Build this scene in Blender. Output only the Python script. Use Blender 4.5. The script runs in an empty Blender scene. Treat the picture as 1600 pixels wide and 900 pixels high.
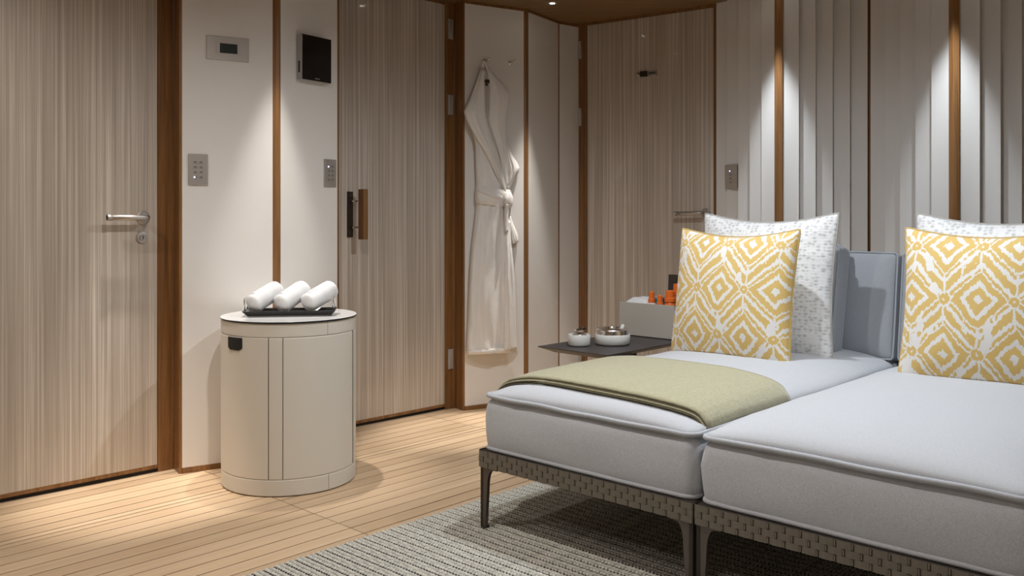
import bpy, bmesh, math, random
from mathutils import Vector, Matrix, noise
random.seed(7)
R = math.radians
sc = bpy.context.scene
COL = sc.collection

# ------------------------------------------------------------------ camera
F, HZ, CX, CAMZ = 1400.0, 340.0, 800.0, 1.0
cam = bpy.data.cameras.new('camera'); camo = bpy.data.objects.new('camera', cam); COL.objects.link(camo)
cam.sensor_width = 36; cam.lens = 36*F/1600; cam.shift_y = -(450-HZ)/1600; cam.clip_start = .05
camo.location = (0, 0, CAMZ); camo.rotation_euler = (R(90), 0, 0)
sc.camera = camo

# ------------------------------------------------------------------ world, exposure
sc.view_settings.view_transform = 'Standard'; sc.view_settings.look = 'None'
sc.view_settings.gamma = 1; sc.view_settings.use_curve_mapping = False
sc.view_settings.exposure = 0.0
wd = bpy.data.worlds.new('world'); sc.world = wd; wd.use_nodes = True
wd.node_tree.nodes['Background'].inputs[0].default_value = (.9, .8, .7, 1)
wd.node_tree.nodes['Background'].inputs[1].default_value = .05

CEIL = 2.125
PA = R(46.9)                                   # planks run along this bearing
PV = Vector((math.cos(PA), math.sin(PA)))      # depth of the daybed, plank direction
QV = Vector((math.sin(PA), -math.cos(PA)))     # across the planks, width of the daybed
BEDROT = PA - R(90)
def sw(s, w): return PV*s + QV*w

# plan points of the walls (metres, camera at 0,0)
D1A, D1B = Vector((-2.075, 2.853)), Vector((-1.391, 3.522))
J1B, P1A = Vector((-1.345, 3.564)), Vector((-1.298, 3.494))
RG1 = Vector((-.968, 3.692)); P2B = Vector((-.767, 3.979))
D2A, D2B = Vector((-.905, 4.107)), Vector((-.347, 4.667))
J2B, P3A = Vector((-.301, 4.709)), Vector((-.254, 4.639))
RG2 = Vector((.079, 4.836)); P4B = Vector((.268, 5.138)); P5B = Vector((.389, 5.232))
D3A, D3B = Vector((.432, 5.176)), Vector((1.066, 4.722))
V0, S1 = Vector((1.083, 4.710)), Vector((1.298, 4.357))
V1, S2 = Vector((1.670, 4.173)), Vector((1.886, 3.820))
V2 = S2+(V1-S1); S3 = V2+(S1-V0); V3 = S3+(V1-S1)

# downlights, added fills last: plan place, power, cone in degrees, blend, colour, label
WARM = (1, .87, .74); NEUT = (1, .955, .91); COOL = (.86, .93, 1)
LIGHTS = [
 ((-.862, 3.560), 85, 35, .7, NEUT, 'round recessed ceiling downlight right above the white hamper'),
 ((.2115, 4.700), 105, 35, .7, NEUT, 'small round recessed ceiling downlight glowing in front of the bathrobe corner'),
 ((1.215, 4.268), 112, 41, 1, COOL, 'round recessed downlight over the wooden rib next to the far door'),
 ((1.805, 3.732), 112, 41, 1, COOL, 'round recessed downlight over the wooden rib behind the right pillows'),
 ((-1.34, 3.19), 190, 27, .9, NEUT, 'round recessed downlight over the floor before the leftmost door'),
 ((-.26, 4.22), 170, 27, .9, NEUT, 'round recessed downlight over the floor before the door with the wooden pull'),
 ((.46, 3.02), 70, 168, 1, COOL, 'round recessed downlight over the pillows of the throw covered daybed half'),
 ((1.14, 2.50), 62, 112, 1, COOL, 'round recessed downlight over the pillows of the nearer daybed half'),
 ((-.45, 2.247), 56, 168, 1, NEUT, 'round recessed downlight over the rug edge and plank floor'),
 ((.231, 1.564), 14, 110, .9, NEUT, 'round recessed downlight over the rug before the daybed'),
 ((-1.75, 2.30), 30, 168, 1, NEUT, 'added fill downlight left of the photographer near the leftmost door'),  # fill lamp added out of view to raise the ambient level
 ((1.77, .70), 14, 160, .9, NEUT, 'unseen fill downlight added behind the photographer on the right'),  # unseen fill, added to brighten from the camera side
 ((-.35, .1), 24, 160, .9, NEUT, 'added fill downlight above the photographer'),  # overhead fill added for general brightness, no known fitting
]

# ------------------------------------------------------------------ materials
def mat(name, base=(.8,.8,.8), rough=.5, metal=0, spec=.5, coat=0, sheen=0):
    m = bpy.data.materials.new(name); m.use_nodes = True
    b = m.node_tree.nodes['Principled BSDF']
    b.inputs['Base Color'].default_value = (*base, 1); b.inputs['Roughness'].default_value = rough
    b.inputs['Metallic'].default_value = metal; b.inputs['Specular IOR Level'].default_value = spec
    b.inputs['Coat Weight'].default_value = coat; b.inputs['Coat Roughness'].default_value = .06
    b.inputs['Sheen Weight'].default_value = sheen
    return m
class NT:
    def __init__(s, m): s.t = m.node_tree; s.b = s.t.nodes['Principled BSDF']
    def n(s, typ, **kw):
        nd = s.t.nodes.new(typ)
        for k, v in kw.items(): setattr(nd, k, v)
        return nd
    def l(s, a, b): s.t.links.new(a, b)
    def coord(s, scale=(1,1,1), loc=(0,0,0), rot=(0,0,0), out='Object', rand=False):
        c = s.n('ShaderNodeTexCoord'); mp = s.n('ShaderNodeMapping')
        mp.inputs['Scale'].default_value = scale; mp.inputs['Location'].default_value = loc; mp.inputs['Rotation'].default_value = rot
        src = c.outputs[out]
        if rand:
            oi = s.n('ShaderNodeObjectInfo'); ad = s.n('ShaderNodeVectorMath', operation='ADD'); ml = s.n('ShaderNodeMath', operation='MULTIPLY')
            ml.inputs[1].default_value = 37.0; s.l(oi.outputs['Random'], ml.inputs[0]); s.l(src, ad.inputs[0]); s.l(ml.outputs[0], ad.inputs[1]); src = ad.outputs[0]
        s.l(src, mp.inputs[0]); return mp.outputs[0]
    def noise(s, vec, scale, detail=3, rough=.5):
        x = s.n('ShaderNodeTexNoise'); x.inputs['Scale'].default_value = scale; x.inputs['Detail'].default_value = detail
        x.inputs['Roughness'].default_value = rough; s.l(vec, x.inputs['Vector']); return x.outputs['Fac']
    def ramp(s, fac, stops, interp='LINEAR'):
        r = s.n('ShaderNodeValToRGB'); r.color_ramp.interpolation = interp
        el = r.color_ramp.elements
        while len(el) < len(stops): el.new(.5)
        for e, (p, c) in zip(el, stops): e.position = p; e.color = (*c, 1) if len(c) == 3 else c
        s.l(fac, r.inputs[0]); return r.outputs[0]
    def math(s, op, a, b=None):
        x = s.n('ShaderNodeMath', operation=op)
        for i, v in enumerate((a, b)):
            if v is None: continue
            if isinstance(v, (int, float)): x.inputs[i].default_value = v
            else: s.l(v, x.inputs[i])
        return x.outputs[0]
    def mix(s, fac, a, b, typ='MIX'):
        x = s.n('ShaderNodeMix', data_type='RGBA', blend_type=typ)
        for i, v in ((0, fac), (6, a), (7, b)):
            if isinstance(v, (int, float)): x.inputs[i].default_value = v
            elif isinstance(v, tuple): x.inputs[i].default_value = (*v, 1)
            else: s.l(v, x.inputs[i])
        return x.outputs[2]
    def bump(s, h, strength=.3, dist=.002):
        x = s.n('ShaderNodeBump'); x.inputs['Strength'].default_value = strength; x.inputs['Distance'].default_value = dist
        s.l(h, x.inputs['Height']); s.l(x.outputs[0], s.b.inputs['Normal'])
    def col(s, c): s.l(c, s.b.inputs['Base Color'])

M = {}
M['white'] = mat('white_lacquer_panel', (.80, .765, .72), .42)
t = NT(M['white']); t.bump(t.noise(t.coord(), 900, 2), .06, .0006)
M['slat'] = mat('white_slat', (.74, .72, .69), .5)
t = NT(M['slat']); t.bump(t.noise(t.coord((400,400,60)), 1, 2), .08, .0006)

def wood(name, dark, light, rough=.38, sc_=(60, 60, 1.6), rand=True, coat=0):
    m = mat(name, light, rough, coat=coat); t = NT(m)
    v = t.coord(sc_, rand=rand); a = t.noise(v, 1, 5, .6); v2 = t.coord(tuple(k*4 for k in sc_), rand=rand); b = t.noise(v2, 1.3, 3)
    f = t.math('ADD', t.math('MULTIPLY', a, .7), t.math('MULTIPLY', b, .3))
    t.col(t.ramp(f, [(.32, dark), (.68, light)])); t.bump(f, .08, .001); return m
M['wood'] = wood('oiled_teak_trim', (.130, .057, .014), (.335, .158, .055))
M['ceil'] = wood('teak_ceiling_veneer', (.15, .078, .022), (.28, .152, .052), .45, (2.2, 38, 38), False)

def teak_floor():
    m = mat('teak_deck_board', (.6,.4,.22), .42); t = NT(m)
    v = t.coord((2.0, 55, 55), rand=True); a = t.noise(v, 1, 5, .62)
    base = t.ramp(a, [(.25, (.60, .42, .255)), (.75, (.72, .53, .345))])
    oi = t.n('ShaderNodeObjectInfo')
    tint = t.ramp(oi.outputs['Random'], [(0, (.86, .83, .80)), (.5, (.95, .94, .93)), (1, (1.05, 1.04, 1.02))])
    t.col(t.mix(1.0, base, tint, 'MULTIPLY'))
    b = t.noise(t.coord((8, 260, 260), rand=True), 1, 3); t.bump(b, .12, .001)
    return m
M['plank'] = teak_floor()
M['caulk'] = mat('dark_deck_caulk', (.045, .026, .014), .8)

def door_mat():
    m = mat('silk_laminate_door', (.5,.42,.33), .34, coat=.55); t = NT(m)
    a = t.noise(t.coord((75, 1, .55)), 1, 4, .6); b = t.noise(t.coord((210, 1, 1.3)), 1, 3, .55); c = t.noise(t.coord((12, 1, .5)), 1, 2)
    f = t.math('ADD', t.math('ADD', t.math('MULTIPLY', a, .5), t.math('MULTIPLY', b, .34)), t.math('MULTIPLY', c, .16))
    t.col(t.ramp(f, [(.38, (.37, .31, .25)), (.5, (.50, .43, .355)), (.62, (.74, .665, .575))]))
    t.bump(f, .10, .002); return m
M['door'] = door_mat()

M['steel'] = mat('brushed_steel', (.52, .48, .44), .45, 1)
M['plate'] = mat('satin_steel_plate', (.50, .46, .42), .42, .85)
M['satin'] = mat('satin_nickel', (.56, .52, .47), .35, .35)
M['chrome'] = mat('polished_chrome', (.88, .87, .86), .16, 1)
M['bronze'] = mat('dark_bronze', (.055, .038, .028), .38, .6)
M['black'] = mat('black_gloss', (.008, .006, .006), .12)
M['blackm'] = mat('black_matt', (.012, .011, .011), .6)
M['lcd'] = mat('dark_lcd', (.030, .040, .040), .2)
M['engrave'] = mat('engraved_grey', (.09, .08, .075), .6)
M['alu'] = mat('anodised_grey', (.42, .42, .42), .4, .6)
def emit(name, col, st):
    m = mat(name, (0,0,0)); b = m.node_tree.nodes['Principled BSDF']
    b.inputs['Emission Color'].default_value = (*col, 1); b.inputs['Emission Strength'].default_value = st; return m
M['led'] = emit('blue_led', (.45, .5, 1), 6)
M['lens'] = emit('downlight_lens', (1, .93, .82), 25)

def leather():
    m = mat('ivory_leather', (.73, .69, .61), .5); t = NT(m)
    t.bump(t.noise(t.coord(), 420, 3), .12, .001); return m
M['leather'] = leather()
M['lid'] = mat('pale_glass_lid', (.80, .79, .77), .2, coat=.3)
M['lidedge'] = mat('dark_glass_edge', (.012, .016, .022), .15)
M['tray'] = mat('mirror_tray', (.42, .40, .38), .10, 1)
M['trayedge'] = mat('dark_tray_edge', (.035, .034, .033), .25, .4)

def fabric(name, c1, c2, scale=900, bump=.35, sheen=.2, big=0):
    m = mat(name, c1, .9, spec=.2, sheen=sheen); t = NT(m)
    a = t.noise(t.coord((scale, scale*.16, scale), rand=True), 1, 2); b = t.noise(t.coord((scale*.16, scale, scale*.16), rand=True), 1, 2)
    f = t.math('ADD', t.math('MULTIPLY', a, .5), t.math('MULTIPLY', b, .5))
    t.col(t.ramp(f, [(.38, c2), (.62, c1)]))
    h = f
    if big: h = t.math('ADD', f, t.math('MULTIPLY', t.noise(t.coord(rand=True), big, 3), 6))
    t.bump(h, bump, .0012); return m
M['seat'] = fabric('light_grey_weave', (.60, .615, .645), (.46, .47, .49), 1500, .25)
M['piping'] = fabric('grey_piping', (.50, .51, .54), (.40, .41, .43), 1200, .2)
M['grey'] = fabric('slate_grey_weave', (.40, .415, .445), (.31, .32, .345), 1400, .3, big=9)
M['throw'] = fabric('olive_wool_throw', (.48, .45, .30), (.36, .335, .21), 420, .5, .4)
M['throwedge'] = fabric('dark_throw_edge', (.14, .125, .07), (.09, .08, .045), 420, .3)
def terry(name, c, lump=1.6):
    m = mat(name, c, .95, spec=.1, sheen=.35); t = NT(m)
    h = t.math('ADD', t.noise(t.coord(), 480, 3), t.math('MULTIPLY', t.noise(t.coord(), 26, 3), lump))
    t.bump(h, .5, .004); return m
M['towel'] = terry('white_terry', (.76, .755, .75)); M['robe'] = terry('ivory_terry_robe', (.87, .82, .76), 3.0)
M['robein'] = terry('robe_inside_terry', (.70, .63, .55))

def ikat():
    m = mat('gold_ikat_print', (.8,.78,.74), .75, spec=.25, sheen=.15); t = NT(m)
    tc = t.n('ShaderNodeTexCoord'); 
    def dist(sx, sz, amp):
        mp = t.n('ShaderNodeMapping'); mp.inputs['Scale'].default_value = (sx, 1, sz); t.l(tc.outputs['Object'], mp.inputs[0])
        nz = t.n('ShaderNodeTexNoise'); nz.inputs['Scale'].default_value = 1; nz.inputs['Detail'].default_value = 3; t.l(mp.outputs[0], nz.inputs[0])
        sb = t.n('ShaderNodeVectorMath', operation='SUBTRACT'); sb.inputs[1].default_value = (.5,.5,.5); t.l(nz.outputs['Color'], sb.inputs[0])
        ml = t.n('ShaderNodeVectorMath', operation='MULTIPLY'); ml.inputs[1].default_value = amp; t.l(sb.outputs[0], ml.inputs[0]); return ml.outputs[0]
    a1 = t.n('ShaderNodeVectorMath', operation='ADD'); t.l(tc.outputs['Object'], a1.inputs[0]); t.l(dist(150, 24, (.004, 0, .028)), a1.inputs[1])
    a2 = t.n('ShaderNodeVectorMath', operation='ADD'); t.l(a1.outputs[0], a2.inputs[0]); t.l(dist(13, 13, (.034, 0, .024)), a2.inputs[1])
    sp = t.n('ShaderNodeSeparateXYZ'); t.l(a2.outputs[0], sp.inputs[0]); X, Z = sp.outputs[0], sp.outputs[2]
    def cell(v, period, off):   # signed distance to the nearest lattice line, in metres
        f = t.math('FRACT', t.math('ADD', t.math('DIVIDE', v, period), off)); return t.math('MULTIPLY', t.math('SUBTRACT', f, .5), period)
    px, pz = .205, .345
    def diam(ox, oz):
        x = t.math('ABSOLUTE', cell(X, px, ox)); z = t.math('ABSOLUTE', cell(Z, pz, oz))
        inner = t.math('ADD', t.math('DIVIDE', x, .083), t.math('DIVIDE', z, .088))       # small nested diamond
        outer = t.math('ADD', t.math('DIVIDE', x, px/2), t.math('DIVIDE', z, pz/2))       # the cell
        return x, z, inner, outer
    xa, za, ia, oa = diam(.5, .45); xb, zb, ib, ob = diam(0, .95)
    inn = t.math('MINIMUM', ia, ib); out = t.math('MINIMUM', oa, ob)
    W, G = (0,0,0), (1,1,1)
    core = t.ramp(inn, [(0, W), (.19, G), (.50, W), (.70, G)], 'CONSTANT')       # only valid for inn<1
    rest = t.ramp(t.math('DIVIDE', inn, 2), [(0, W), (.54, G), (.615, W), (.71, G)], 'CONSTANT')
    isin = t.math('LESS_THAN', inn, 1.0)
    g = t.mix(isin, rest, core)
    # upright flame stripes that cross the cells between the diamonds
    st = t.math('ABSOLUTE', cell(X, px/2, .5)); stripe = t.math('MULTIPLY', t.math('LESS_THAN', st, .0035), t.math('GREATER_THAN', inn, 1.1))
    g = t.mix(stripe, g, (0,0,0))
    blot = t.math('MULTIPLY', t.math('GREATER_THAN', t.noise(t.coord((22, 1, 11), rand=True), 1, 3), .60), t.math('GREATER_THAN', inn, 1.06))
    g = t.mix(blot, g, (0,0,0))
    # knots between neighbouring diamonds
    def knot(ox, oz):
        x, z = cell(X, px, ox), cell(Z, pz, oz)
        return t.math('SQRT', t.math('ADD', t.math('MULTIPLY', x, x), t.math('MULTIPLY', z, z)))
    kd = t.math('MINIMUM', knot(0, .45), knot(.5, .95))
    kr = t.ramp(t.math('MULTIPLY', kd, 30), [(0, W), (.11, G), (.50, W)], 'CONSTANT')
    g = t.mix(t.math('LESS_THAN', kd, .0195), g, kr)
    t.col(t.mix(g, (.80, .775, .74), (.70, .485, .165)))
    b = t.n('ShaderNodeBump'); b.inputs['Strength'].default_value = .35; b.inputs['Distance'].default_value = .006
    h = t.math('ADD', t.noise(t.coord((1,1,1)), 14, 3), t.math('MULTIPLY', t.noise(t.coord(), 900, 2), .05)); t.l(h, b.inputs['Height']); t.l(b.outputs[0], t.b.inputs['Normal'])
    return m
M['ikat'] = ikat()
M['goldcord'] = mat('gold_cord', (.52, .36, .12), .7)
M['greycord'] = mat('grey_cord', (.42, .40, .37), .8)
def dotted():
    m = mat('silver_spot_fabric', (.8,.8,.8), .5, spec=.4, sheen=.2); t = NT(m)
    v = t.coord((58, 1, 88)); vo = t.n('ShaderNodeTexVoronoi'); vo.inputs['Scale'].default_value = 1; vo.inputs['Randomness'].default_value = .55; t.l(v, vo.inputs['Vector'])
    t.col(t.ramp(vo.outputs['Distance'], [(.20, (.55, .545, .54)), (.58, (.84, .835, .83))]))
    h = t.math('ADD', vo.outputs['Distance'], t.math('MULTIPLY', t.noise(t.coord(), 13, 3), 4)); t.bump(h, .35, .004); return m
M['dot'] = dotted()
M['strand'] = mat('taupe_wicker_strand', (.165, .140, .108), .45)
M['core'] = mat('wicker_core', (.03, .025, .02), .8)
M['leg'] = mat('taupe_cast_metal', (.125, .105, .09), .42, .55)
M['yarn'] = mat('beige_rug_yarn', (.56, .53, .46), .95, spec=.1)
t = NT(M['yarn']); nn = t.noise(t.coord((60, 60, 1)), 1, 3); t.col(t.ramp(nn, [(.35, (.46, .44, .385)), (.65, (.66, .63, .55))]))
M['rugback'] = mat('dark_rug_ground', (.026, .025, .024), .95, spec=.1)
M['table'] = mat('dark_taupe_table', (.055, .048, .047), .45)
M['pot'] = mat('off_white_ceramic', (.66, .65, .62), .35)
M['box'] = mat('pale_grey_leather_box', (.46, .425, .37), .5)
M['orange'] = mat('orange_plastic', (.80, .16, .022), .35)
M['teal'] = mat('teal_plastic', (.03, .23, .27), .4)
M['dbrown'] = mat('dark_brown_leather', (.035, .024, .018), .5)
M['back'] = mat('rear_wall_cream', (.72, .67, .61), .7)

# ------------------------------------------------------------------ builders
def tag(o, label=None, cat=None, group=None, kind=None):
    if label: o['label'] = label
    if cat: o['category'] = cat
    if group: o['group'] = group
    if kind: o['kind'] = kind
    return o
def empty(name, loc=(0,0,0), rz=0, rx=0):
    o = bpy.data.objects.new(name, None); o.location = loc; o.rotation_euler = (rx, 0, rz); o.empty_display_size = .1; COL.objects.link(o); return o
class MB:
    def __init__(s): s.v = []; s.f = []
    def add(s, vs, fs):
        k = len(s.v); s.v += [tuple(p) for p in vs]; s.f += [tuple(i+k for i in f) for f in fs]; return s
    def box(s, x0, x1, y0, y1, z0, z1):
        return s.add([(x0,y0,z0),(x1,y0,z0),(x1,y1,z0),(x0,y1,z0),(x0,y0,z1),(x1,y0,z1),(x1,y1,z1),(x0,y1,z1)],
                     [(0,3,2,1),(4,5,6,7),(0,1,5,4),(1,2,6,5),(2,3,7,6),(3,0,4,7)])
    def prism(s, pts, z0, z1):      # plan polygon, any winding
        pts = [tuple(p)[:2] for p in pts]
        if sum(a[0]*b[1]-b[0]*a[1] for a, b in zip(pts, pts[1:]+pts[:1])) < 0: pts = pts[::-1]
        n = len(pts)
        return s.add([(x,y,z0) for x,y in pts]+[(x,y,z1) for x,y in pts],
                     [tuple(range(n))[::-1], tuple(range(n, 2*n))]+[(i,(i+1)%n,(i+1)%n+n,i+n) for i in range(n)])
    def slab(s, pts, y0, y1):       # polygon in x,z pushed along y
        pts = list(pts)
        if sum(a[0]*b[1]-b[0]*a[1] for a, b in zip(pts, pts[1:]+pts[:1])) < 0: pts = pts[::-1]
        n = len(pts)
        return s.add([(x,y0,z) for x,z in pts]+[(x,y1,z) for x,z in pts],
                     [tuple(range(n)), tuple(range(n, 2*n))[::-1]]+[((i+1)%n,i,i+n,(i+1)%n+n) for i in range(n)])
    def tube(s, path, r, n=8, closed=False, cap=True):
        P = [Vector(p) for p in path]; L = len(P); vs = []; fs = []
        rr = r if isinstance(r, (list, tuple)) else [r]*L
        up = Vector((0,0,1)); prev = None
        for i, p in enumerate(P):
            d = (P[(i+1)%L]-P[i-1]) if closed else (P[min(i+1,L-1)]-P[max(i-1,0)])
            d.normalize()
            if prev is None:
                a = d.cross(up)
                if a.length < .1: a = d.cross(Vector((1,0,0)))
            else: a = prev - d*prev.dot(d)
            a.normalize(); prev = a; b = d.cross(a)
            vs += [p+(a*math.cos(2*math.pi*j/n)+b*math.sin(2*math.pi*j/n))*rr[i] for j in range(n)]
        for i in range(L if closed else L-1):
            k = (i+1)%L
            fs += [(i*n+j, i*n+(j+1)%n, k*n+(j+1)%n, k*n+j) for j in range(n)]
        if cap and not closed: fs += [tuple(range(n))[::-1], tuple((L-1)*n+j for j in range(n))]
        return s.add(vs, fs)
    def lathe(s, prof, n=32, c=(0,0,0), a0=0, a1=2*math.pi):   # prof: (r,z); full turn closes
        full = abs(a1-a0-2*math.pi) < 1e-6; m = n if full else n+1; vs = []; fs = []
        for i in range(m):
            a = a0+(a1-a0)*i/n
            vs += [(c[0]+r*math.cos(a), c[1]+r*math.sin(a), c[2]+z) for r, z in prof]
        k = len(prof)
        for i in range(n):
            j = (i+1)%m
            for q in range(k-1): fs.append((i*k+q, j*k+q, j*k+q+1, i*k+q+1))
        return s.add(vs, fs)
    def grid(s, nu, nv, fn, flip=False):
        vs = [fn(i/nu, j/nv) for j in range(nv+1) for i in range(nu+1)]; w = nu+1
        fs = [(j*w+i, j*w+i+1, (j+1)*w+i+1, (j+1)*w+i) for j in range(nv) for i in range(nu)]
        if flip: fs = [f[::-1] for f in fs]
        return s.add(vs, fs)
    def mesh(s, name, m, smooth=False, merge=0):
        me = bpy.data.meshes.new(name); me.from_pydata(s.v, [], s.f)
        if merge:
            bm = bmesh.new(); bm.from_mesh(me); bmesh.ops.remove_doubles(bm, verts=bm.verts, dist=merge); bmesh.ops.recalc_face_normals(bm, faces=bm.faces); bm.to_mesh(me); bm.free()
        me.materials.append(m)
        if smooth: me.polygons.foreach_set('use_smooth', [True]*len(me.polygons))
        me.update(); return me
    def build(s, name, m, parent=None, smooth=False, bevel=0, merge=0, kind=None, sub=0):
        o = bpy.data.objects.new(name, s.mesh(name, m, smooth or bool(bevel), merge)); COL.objects.link(o)
        if parent: o.parent = parent
        if bevel:
            b = o.modifiers.new('bevel', 'BEVEL'); b.width = bevel; b.segments = 2; b.limit_method = 'ANGLE'; b.harden_normals = True
        if sub:
            b = o.modifiers.new('sub', 'SUBSURF'); b.levels = sub; b.render_levels = sub
        if kind: o['kind'] = kind
        return o
def inst(name, me, parent, loc=(0,0,0), rot=(0,0,0), scale=(1,1,1)):
    o = bpy.data.objects.new(name, me); COL.objects.link(o); o.parent = parent; o.location = loc; o.rotation_euler = rot; o.scale = scale; return o
def ang(a, b): return math.atan2(b.y-a.y, b.x-a.x)
def hit(P, th, u, v=None):      # where the sight line u,v meets a vertical wall: run along the wall, height
    k = (u-CX)/F; c, s_ = math.cos(th), math.sin(th); t_ = (k*P.y-P.x)/(c-k*s_)
    return t_ if v is None else (t_, CAMZ+(HZ-v)*(P.y+t_*s_)/F)
def nrm(th): return Vector((math.sin(th), -math.cos(th)))     # out of a wall into the room

# ------------------------------------------------------------------ floor
floor = MB().prism([sw(-2.0,-4.1), sw(4.6,-4.1), sw(4.6,1.6), sw(-2.0,1.6)], -.05, -.003).build('floor', M['caulk'])
tag(floor, 'teak plank floor with thin dark caulk lines', kind='structure')
W0, BW, GAP = -3.003, .0685, .0050
rows = [(W0-.035, W0-.0005), (W0+.0005, W0+.035)]
a = W0-.035
while a > -3.95: rows.append((a-BW, a)); a -= BW
a = W0+.035
while a < -2.08: rows.append((a, a+BW)); a += BW
far0 = a
seams = [-2.0, .497, 1.753, 3.009, 4.265]
FR = PA                          # boards: local x along the plank
def board_mesh(L, wd):
    b = .0012
    m = MB().box(0, L, 0, wd, -.012, 0)
    return m.mesh('plank', M['plank'])
cache = {}
for (w0, w1) in rows:
    for s0, s1 in zip(seams, seams[1:]):
        L, wd = s1-s0-.003, w1-w0-GAP
        key = (round(L,4), round(wd,4))
        if key not in cache: cache[key] = board_mesh(L, wd)
        p = sw(s0+.0015, w1-GAP/2)
        inst('plank', cache[key], floor, (p.x, p.y, random.uniform(-.0004, 0)), (0,0,FR))
m = MB()
while a < 1.5:
    for s0, s1 in zip(seams, seams[1:]):
        q = [sw(s0+.0015, a+GAP/2), sw(s1-.0015, a+GAP/2), sw(s1-.0015, a+BW-GAP/2), sw(s0+.0015, a+BW-GAP/2)]
        m.prism(q, -.012, -.0004)
    a += BW
m.build('plank_field', M['plank'], floor, kind='stuff')

# ------------------------------------------------------------------ ceiling and rear of the room
ceil = MB().prism([sw(-2.0,-4.1), sw(4.6,-4.1), sw(4.6,1.6), sw(-2.0,1.6)], CEIL, CEIL+.05).build('ceiling', M['ceil'])
ceil.rotation_euler = (0,0,0); tag(ceil, 'dark teak veneer ceiling', kind='structure')
def wallseg(name, a, b, th, z0, z1, m, parent=None, off=0, bevel=0):
    d = (b-a).normalized(); n = Vector((-d.y, d.x))     # n points away from the room for walls drawn left to right
    return MB().prism([a+n*off, b+n*off, b+n*(off+th), a+n*(off+th)], z0, z1).build(name, m, parent, bevel=bevel)
bw = wallseg('wall_back', sw(-1.9, 1.5), sw(-1.9, -3.9), .05, 0, CEIL, M['back']); tag(bw, 'plain cream wall behind the photographer', kind='structure')
bs = wallseg('wall_side', sw(4.5, 1.5), sw(-1.9, 1.5), .05, 0, CEIL, M['back']); tag(bs, 'plain cream wall closing the room on the right', kind='structure')

# ------------------------------------------------------------------ left wall: doors, folded panels, posts
wl = wallseg('wall_left', sw(-1.9, -3.42), D1A, .06, 0, CEIL, M['white'], off=.0)
tag(wl, 'folded white panel wall framed by teak posts', kind='structure')
def panel(a, b, ea, eb, parent, z0=.022, z1=CEIL-.012, th=.02):
    d = (b-a).normalized(); return wallseg('panel', a+d*ea, b-d*eb, th, z0, z1, M['white'], parent)
def rail(a, b, parent):
    wallseg('skirting', a, b, .02, 0, .022, M['wood'], parent, off=-.003); wallseg('cornice', a, b, .02, CEIL-.014, CEIL, M['wood'], parent, off=-.003)
def post(pts, parent, name='post', z0=0, bevel=.0015): return MB().prism(pts, z0, CEIL).build(name, M['wood'], parent, bevel=bevel)
def backing(a, b, parent): wallseg('backing', a, b, .02, 0, CEIL, M['wood'], parent, off=.03)
def jamb(A, B, C, parent):
    d = (B-A).normalized(); n = Vector((-d.y, d.x)); e = (C-B).normalized(); k = Vector((-e.y, e.x))
    post([A, B, B+n*.05, A+n*.05], parent)
    post([B, C, C+k*.011, B+k*.03], parent)
for A, B, C, G, E in ((D1B, J1B, P1A, RG1, P2B), (D2B, J2B, P3A, RG2, P4B)):
    jamb(A, B, C, wl)
    d = (G-C).normalized(); e = (E-G).normalized(); nd = Vector((-d.y,d.x)); ne = Vector((-e.y,e.x)); w_ = .019
    post([G-d*w_, G-d*.006-(nd+ne)*.0035, G+e*.006-(nd+ne)*.0035, G+e*w_, G+e*w_+ne*.03, G-d*w_+nd*.03], wl)
    panel(C, G, .011, .018, wl); panel(G, E, .018, .012 if E == P2B else .006, wl)
    rail(C+d*.011, G-d*.02, wl); rail(G+e*.02, E-e*.013, wl); backing(C+d*.03, G, wl); backing(G+e*.0, E, wl)
d = (P2B-RG1).normalized(); n = Vector((-d.y, d.x))
post([P2B-d*.012, P2B, P2B+n*.16, P2B-d*.012+n*.16], wl)
d = (P4B-RG2).normalized(); e = (P5B-P4B).normalized(); ne = Vector((-e.y, e.x))
post([P4B-d*.006, P4B+e*.006, P4B+e*.006+ne*.03, P4B-d*.006+ne*.03], wl)
panel(P4B, P5B, .006, .0, wl); rail(P4B, P5B, wl); backing(P4B, P5B, wl)
d3 = (D3B-D3A).normalized(); n3 = Vector((-d3.y, d3.x))
post([P5B, P5B+Vector((.027,-.020)), D3A-d3*.012+n3*.004, D3A-d3*.012+n3*.06, P5B+Vector((0,.06))], wl)
post([D3A-d3*.012, D3A, D3A+n3*.05, D3A-d3*.012+n3*.05], wl)
post([D3B, D3B+d3*.016, D3B+d3*.016+n3*.05, D3B+n3*.05], wl)

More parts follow.
